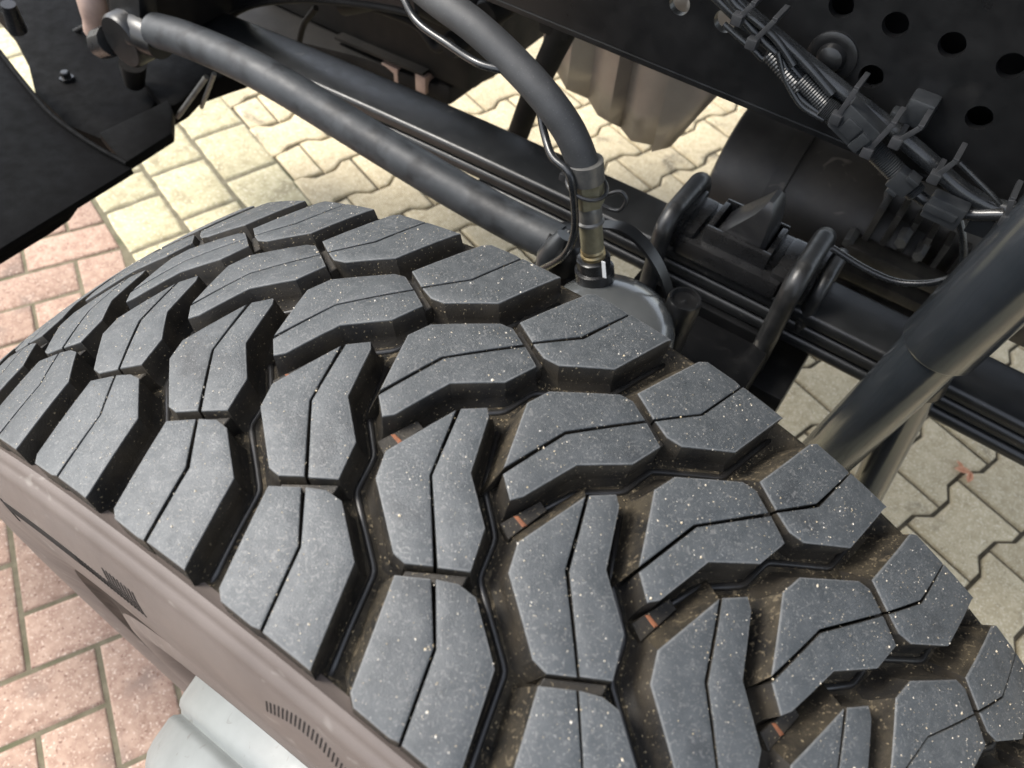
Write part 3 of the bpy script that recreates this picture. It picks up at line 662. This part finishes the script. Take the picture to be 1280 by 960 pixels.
for (x0, y0, x1, y1, r) in ((1030, 132, 1055, 152, .010), (1090, 185, 1120, 215, .010), (1118, 212, 1146, 242, .0095), (1000, 100, 1035, 135, .0075), (960, 68, 1000, 112, .0068)):
    a, b = PY(x0, y0, .512), PY(x1, y1, .512); bm = bmesh.new(); n = 14        # corrugated sleeves
    path, rad = [], []
    for k in range(n * 2 + 1): path.append(a + (b - a) * (k / (2 * n))); rad.append(r * (1.0 if k % 2 else .86))
    add_tube(bm, path, rad, 14); local(smooth(obj('corrugated_sleeve', bm, M['conn'], hn), 20), hn)
def oriented(name, x0, y0, x1, y1, y, wd, th, mat, bev=.0015, extra=None):
    a, b = PY(x0, y0, y), PY(x1, y1, y); d = (b - a); L = d.length; ez = Vector((0, -1, 0)); ex_ = d.normalized(); ey = ez.cross(ex_).normalized(); ez = ex_.cross(ey)
    mt = Matrix((ex_, ey, ez)).transposed().to_4x4(); mt.translation = (a + b) / 2
    bm = bmesh.new(); add_box(bm, (-L / 2, -wd / 2, -th / 2), (L / 2, wd / 2, th / 2), bev)
    for lo, hi in extra or (): add_box(bm, Vector(lo), Vector(hi), bev * .6)
    bmesh.ops.transform(bm, matrix=mt, verts=bm.verts); return local(smooth(obj(name, bm, M[mat], hn), 40), hn)
oriented('connector', 1052, 138, 1092, 178, .505, .030, .018, 'conn', .002, [((-.012, -.009, .008), (.004, .007, .0115)), ((.006, -.013, .008), (.016, .006, .013))])
oriented('connector', 1118, 218, 1140, 236, .505, .020, .014, 'conn', .0015, [((-.006, -.013, -.004), (.004, -.009, .009)), ((-.002, .008, -.004), (.010, .013, .010))])
oriented('connector', 1160, 252, 1204, 272, .510, .024, .016, 'conn', .002, [((-.018, -.004, .007), (.012, .004, .010))])
oriented('connector', 1212, 274, 1240, 284, .53, .020, .014, 'conn', .0015)
def tie_at(x0, y0, x1, y1, y=.512, wd=.0048):
    oriented('cable_tie', x0, y0, x1, y1, y - .016, wd, .0022, 'tie', .0006)
    a, b = PY(x0, y0, y - .016), PY(x1, y1, y - .016)
    for p in (a, b): bm = bmesh.new(); add_box(bm, p + Vector((-.0024, 0, -.0024)), p + Vector((.0024, .03, .0024)), .0005); local(obj('cable_tie_leg', bm, M['tie'], hn), hn)
    bm = bmesh.new(); add_box(bm, b + Vector((-.005, -.004, -.005)), b + Vector((.005, .006, .005)), .001); local(smooth(obj('tie_head', bm, M['tie'], hn), 40), hn)
for t in ((941, 6, 922, 24), (968, 26, 940, 54), (1070, 112, 1045, 148), (1116, 156, 1084, 190), (1150, 160, 1120, 178), (1194, 202, 1168, 222), (1265, 250, 1258, 276)): tie_at(*t)

# ------------------------------------------------------------------ parts behind the rail
tk = thing('silencer_tank', 'dusty black cylindrical tank behind the leaf spring clamp', 'tank', (.1, .92, .6))
bm = bmesh.new(); add_lathe(bm, [(-.118, .0001), (-.118, .125), (-.114, .134), (-.106, .137), (.20, .137), (.205, .12), (.205, .0001)], 64, 'x', (0, .925, .725)); local(smooth(obj('tank_body', bm, M['tank'], tk), 40), tk)
bm = bmesh.new(); add_lathe(bm, [(-.03, .137), (-.03, .1405), (-.005, .1405), (-.005, .137)], 64, 'x', (0, .925, .725)); local(smooth(obj('tank_strap', bm, M['tank'], tk), 40), tk)
gb = thing('gearbox', 'dirty cast gearbox housing with ribs behind the shock absorber', 'gearbox', (.32, .95, .45))
bm = bmesh.new(); add_box(bm, (.19, .85, .70), (.75, 1.35, .90), .03); add_lathe(bm, [(.12, .0001), (.12, .09), (.13, .10), (.19, .105), (.42, .115), (.75, .115), (.75, .0001)], 40, 'x', (0, .93, .80)); add_box(bm, (.25, .78, .745), (.40, .88, .83), .02)
local(smooth(obj('housing', bm, M['cast'], gb), 40), gb)
for k in range(7):
    bm = bmesh.new(); x = .125 + .024 * k; add_box(bm, (x, .79 + .006 * (k % 3), .70), (x + .009, .90, .855 - .004 * k), .002); local(smooth(obj('rib', bm, M['cast'], gb), 40), gb)
for k in range(3):
    bm = bmesh.new(); add_box(bm, (.115, .765, .70 + .04 * k), (.26, .80, .718 + .04 * k), .004); local(smooth(obj('cross_rib', bm, M['cast'], gb), 40), gb)
for k in range(5):
    p = PY(1062 + 22 * k, 300 + 16 * (k % 3), .78); bm = bmesh.new(); add_lathe(bm, [(p.y - .01, .0001), (p.y - .01, .008), (p.y + .02, .009)], 6, 'y', (p.x, 0, p.z)); local(obj('bolt_head', bm, M['edge'], gb), gb)
bm = bmesh.new(); add_lathe(bm, [(.75, .0001), (.75, .08), (1.4, .07), (1.4, .0001)], 32, 'x', (0, 1.1, .80)); local(smooth(obj('output_case', bm, M['tank'], gb), 40), gb)

hs = thing('heat_shield', 'brownish crimped sheet metal shield hanging below the chassis rail', 'heat shield', PY(790, 150, .95))
cols = [(676, 10, 82), (690, 20, 95), (708, 30, 112), (725, 38, 132), (745, 46, 146), (760, 52, 152), (764, 54, 170), (785, 60, 180), (812, 70, 192), (818, 72, 186), (838, 80, 184), (870, 94, 148), (905, 108, 111)]
bm = bmesh.new(); prev = None
dz = [.0, .006, .0, .010, .002, .0, .012, .004, .010, -.004, .0, .004, .0]
for (x, yt, yb), d in zip(cols, dz):
    b = PY(x, yb, .95); t = PY(x, yt - 60, .95); t.x = b.x; t.z = max(t.z, .98)
    cur = [bm.verts.new((b.x, .95 + d * 2.8, b.z + (t.z - b.z) * q / 5)) for q in range(6)]
    if prev:
        for k in range(5): bm.faces.new((prev[k], cur[k], cur[k + 1], prev[k + 1]))
    prev = cur
o = local(obj('shield_sheet', bm, M['shield'], hs), hs); smooth(o, 60); o.modifiers.new('t', 'SOLIDIFY').thickness = .0015

cs = thing('cross_strut', 'dark steel strut standing behind the leaf spring and air hose', 'strut', PY(650, 172, .80))
bm = bmesh.new(); P = [PY(712, 20, .80), PY(690, 66, .80), PY(665, 120, .80), PY(645, 175, .80), PY(630, 215, .80)]; add_tube(bm, P, [.022, .020, .019, .019, .019], 24); local(smooth(obj('strut_tube', bm, M['black_dust'], cs), 60), cs)
bm = bmesh.new(); p = PY(703, 44, .80); add_box(bm, p + Vector((-.035, -.02, 0)), p + Vector((.02, .03, .06)), .01); local(smooth(obj('strut_mount', bm, M['black_dust'], cs), 40), cs)

def slab(bm, pix, z, h, bev=.0):
    add_prism(bm, [PZ(a, b, z) for a, b in pix], Vector((0, 0, h)), bev)
en = thing('engine', 'black engine underside with sump flange between the chassis rails', 'engine', (-.75, 1.1, .5))
bm = bmesh.new(); slab(bm, [(250, 40), (330, 62), (450, 92), (562, 134), (598, 108), (642, 84), (660, 40), (640, -60), (240, -60)], .585, .04, .01); local(smooth(obj('sump', bm, M['black_dust'], en), 40), en)
bm = bmesh.new(); add_box(bm, (-1.25, .92, .6255), (-.66, 1.5, .95), .03); local(smooth(obj('block', bm, M['black_dust'], en), 40), en)
bm = bmesh.new(); a, b = PY(418, 46, .90), PY(528, 92, .90); add_prism(bm, [a, b, b + Vector((0, 0, -.006)), a + Vector((0, 0, -.006))], Vector((0, .03, 0))); local(obj('sump_flange', bm, M['black_dust'], en), en)
for x0, y0, x1, y1 in ((440, 62, 468, 96), (478, 76, 500, 108), (520, 90, 534, 118), (372, 54, 412, 70)):
    bm = bmesh.new(); a, b = PY(x0, y0, .91), PY(x1, y1, .91); add_box(bm, (min(a.x, b.x), .905, min(a.z, b.z)), (max(a.x, b.x), .95, max(a.z, b.z)), .004); local(smooth(obj('side_cover', bm, M['brown'], en), 40), en)
for path, r in (([(395, 10), (380, 30), (374, 52)], .006), ([(470, 10), (520, 30), (545, 60), (560, 50)], .008), ([(430, 5), (500, -5), (560, 20), (600, 30)], .02)):
    bm = bmesh.new(); add_tube(bm, cr([PY(a, b, .80) for a, b in path], 6), r, 14); local(smooth(obj('pipe', bm, M['black_dust'], en), 60), en)
for x, y, r in ((590, 20, .03), (620, 10, .024), (575, 50, .022)):
    p = PY(x, y, .82); bm = bmesh.new(); add_lathe(bm, [(p.y - .03, .0001), (p.y - .03, r * .8), (p.y - .02, r), (p.y + .1, r)], 24, 'y', (p.x, 0, p.z)); local(smooth(obj('bracket_boss', bm, M['black_dust'], en), 40), en)
# arched cross member
cm = thing('arched_cross_member', 'black arched cross member with a rolled edge above the drag link', 'cross member', PY(262, 60, .68))
P = cr([PY(262, 62, .68), PY(268, 44, .68), PY(284, 24, .68), PY(312, 8, .68), (PY(350, 1, .68)), PY(400, 0, .68), PY(470, 8, .68), PY(520, 18, .68)], 6)
bm = bmesh.new(); add_tube(bm, P, .0055, 12); local(smooth(obj('rolled_edge', bm, M['black_dust'], cm), 60), cm)
bm = bmesh.new()
for a, b in zip(P, P[1:]):
    at, bt = a + Vector((-.05, .0, .22)), b + Vector((-.05, 0, .22)); add_prism(bm, [a, b, bt, at], Vector((0, .006, 0)))
local(obj('plate', bm, M['black'], cm), cm)
bm = bmesh.new(); add_prism(bm, [PY(x, y, .685) for x, y in ((262, 62), (215, 20), (190, -60), (300, -60), (284, 24), (268, 44))], Vector((0, .01, 0))); local(obj('side_plate', bm, M['black'], cm), cm)

# ------------------------------------------------------------------ front corner: bumper, bracket, steering gear
bu = thing('bumper', 'matt black front bumper corner with a flat top and rounded lower lip', 'bumper', PZ(60, 270, GZ))
ZB = .70
def ext(px, py, z, dx=0, dy=0): p = PZ(px, py, z); return p + Vector((dx, dy, 0))
e0, e1 = PZ(165, 210, ZB), PZ(0, 311, ZB); ed = (e1 - e0).normalized()
top_poly = [e0, e0 + ed * .75, e0 + ed * .75 + Vector((-.8, 0, 0)), PZ(0, 66, ZB) + Vector((-.25, .02, 0)), PZ(0, 66, ZB), PZ(28, 102, ZB), PZ(60, 140, ZB), PZ(90, 165, ZB), PZ(125, 188, ZB)]
bm = bmesh.new(); add_prism(bm, top_poly, Vector((0, 0, -.012)), .002); local(smooth(obj('top_plate', bm, M['matte'], bu), 40), bu)
bm = bmesh.new(); low = [PZ(97, 252, .655), PZ(98, 262, .655), PZ(88, 276, .655), PZ(62, 294, .655), PZ(0, 332, .655)]; q = low[-1] + ed * .6
add_prism(bm, low + [q, q + Vector((-.5, 0, 0)), low[0] + Vector((-.5, 0, 0)), low[0] + Vector((-.02, 0, 0))], Vector((0, 0, .03)), .004); local(smooth(obj('lower_lip', bm, M['matte'], bu), 40), bu)
bm = bmesh.new(); P = [p + Vector((0, 0, .004)) for p in [PZ(0, 66, ZB), PZ(28, 102, ZB), PZ(60, 140, ZB), PZ(90, 165, ZB), PZ(125, 188, ZB), PZ(160, 207, ZB)]]; add_tube(bm, cr(P, 6), .004, 10); local(smooth(obj('edge_bead', bm, M['matte'], bu), 60), bu)
br = thing('front_bracket', 'black cast bracket between bumper and steering gear', 'bracket', PZ(200, 150, GZ))
bm = bmesh.new(); slab(bm, [(160, 216), (219, 178), (220, 150), (214, 136), (128, 178)], .63, .02, .004); local(smooth(obj('lower_box', bm, M['matte'], br), 40), br)
bm = bmesh.new(); slab(bm, [(216, 160), (236, 148), (252, 131), (290, 117), (312, 110), (300, 85), (262, 60), (190, 60), (185, 122)], .60, .04, .006); local(smooth(obj('side_box', bm, M['matte'], br), 40), br)
bm = bmesh.new(); slab(bm, [(50, 110), (60, 150), (100, 190), (162, 216), (216, 150), (222, 100), (205, 40), (190, -60), (-30, -60), (-20, -4), (0, 30), (22, 56)], .56, .06, .006); local(smooth(obj('back_box', bm, M['matte'], br), 40), br)
bm = bmesh.new(); a, b = PY(255, 118, .56), PY(268, 95, .56); add_tube(bm, [PZ(252, 134, .60), PZ(268, 92, .72)], .004, 8); add_tube(bm, [PZ(222, 146, .62), PZ(258, 96, .72)], .005, 8); local(smooth(obj('stay', bm, M['edge'], br), 60), br)
for x, y, z in ((82, 94, .63),):
    p = PZ(x, y, z); bm = bmesh.new(); add_lathe(bm, [(p.z - .012, .014), (p.z - .004, .014), (p.z - .004, .009), (p.z + .006, .009), (p.z + .008, .007), (p.z + .008, .0001)], 6, 'z', (p.x, p.y, 0)); local(obj('bolt_head', bm, M['black_gloss'], br), br)
sg = thing('steering_gear', 'black steering gear box with its drop arm at the front corner', 'steering gear', (-1.1, .55, .70))
bm = bmesh.new(); add_box(bm, (-1.32, .52, .78), (-1.0, .70, 1.0), .03); p = PY(170, 120, .50); add_tube(bm, [PY(168, 104, .53), PY(166, 78, .53)], [.018, .024], 24)
local(smooth(obj('gear_housing', bm, M['black_dust'], sg), 40), sg)
bm = bmesh.new(); a, b = PY(158, 58, .44), PY(150, -50, .46); d = (b - a).normalized(); s = Vector((.036, 0, 0)); add_prism(bm, [a + s, a - s, b - s, b + s], Vector((0, .035, 0)), .006); add_lathe(bm, [(.425, .0001), (.425, .038), (.43, .042), (.475, .042), (.48, .0001)], 32, 'y', (PY(160, 48, .44).x, 0, PY(160, 48, .44).z))
local(smooth(obj('drop_arm', bm, M['black'], sg), 40), sg)
p = PY(122, 56, .44); bm = bmesh.new(); q = PY(140, 50, .44)
add_tube(bm, [p, p + (q - p) * .25, p + (q - p) * .3, q], [.014, .016, .024, .024], 12); local(smooth(obj('castle_nut', bm, M['black_gloss'], sg), 30), sg)
bm = bmesh.new(); e = (q - p).normalized(); add_tube(bm, [p - e * .004, p + e * .006], .008, 16); local(smooth(obj('stud_end', bm, M['brown'], sg), 40), sg)
bm = bmesh.new(); add_tube(bm, cr([PY(120, -70, .56), PY(108, -30, .49), PY(114, 0, .47), PY(121, 25, .47), PY(122, 38, .47)], 5), .022, 20); local(smooth(obj('lever', bm, M['brown'], sg), 60), sg)
for P, r in (([PY(10, 5, .42), PY(22, 38, .42)], [.012, .016]), ([PY(60, 92, .50), PY(72, 130, .50)], [.006, .006]), ([PY(72, 50, .60), PY(112, 30, .60)], [.005, .005])):
    bm = bmesh.new(); add_tube(bm, P, r, 14); local(smooth(obj('pipe', bm, M['black_gloss'], sg), 40), sg)

# ------------------------------------------------------------------ unseen floor and side sheet, added to shade the chassis
body = thing('shade_floor', 'unseen black floor panel added above the perforated chassis rail to shade it', 'floor panel', (.4, 1.2, 1.5))
bm = bmesh.new(); add_box(bm, (-1.5, .42, 1.60), (1.3, 2.2, 1.66), .01); local(smooth(obj('shade_floor_sheet', bm, M['black'], body), 40), body)
bm = bmesh.new(); add_box(bm, (-1.5, .42, 1.6605), (1.3, .45, 2.6), .01); local(smooth(obj('shade_side_sheet', bm, M['black'], body), 40), body)
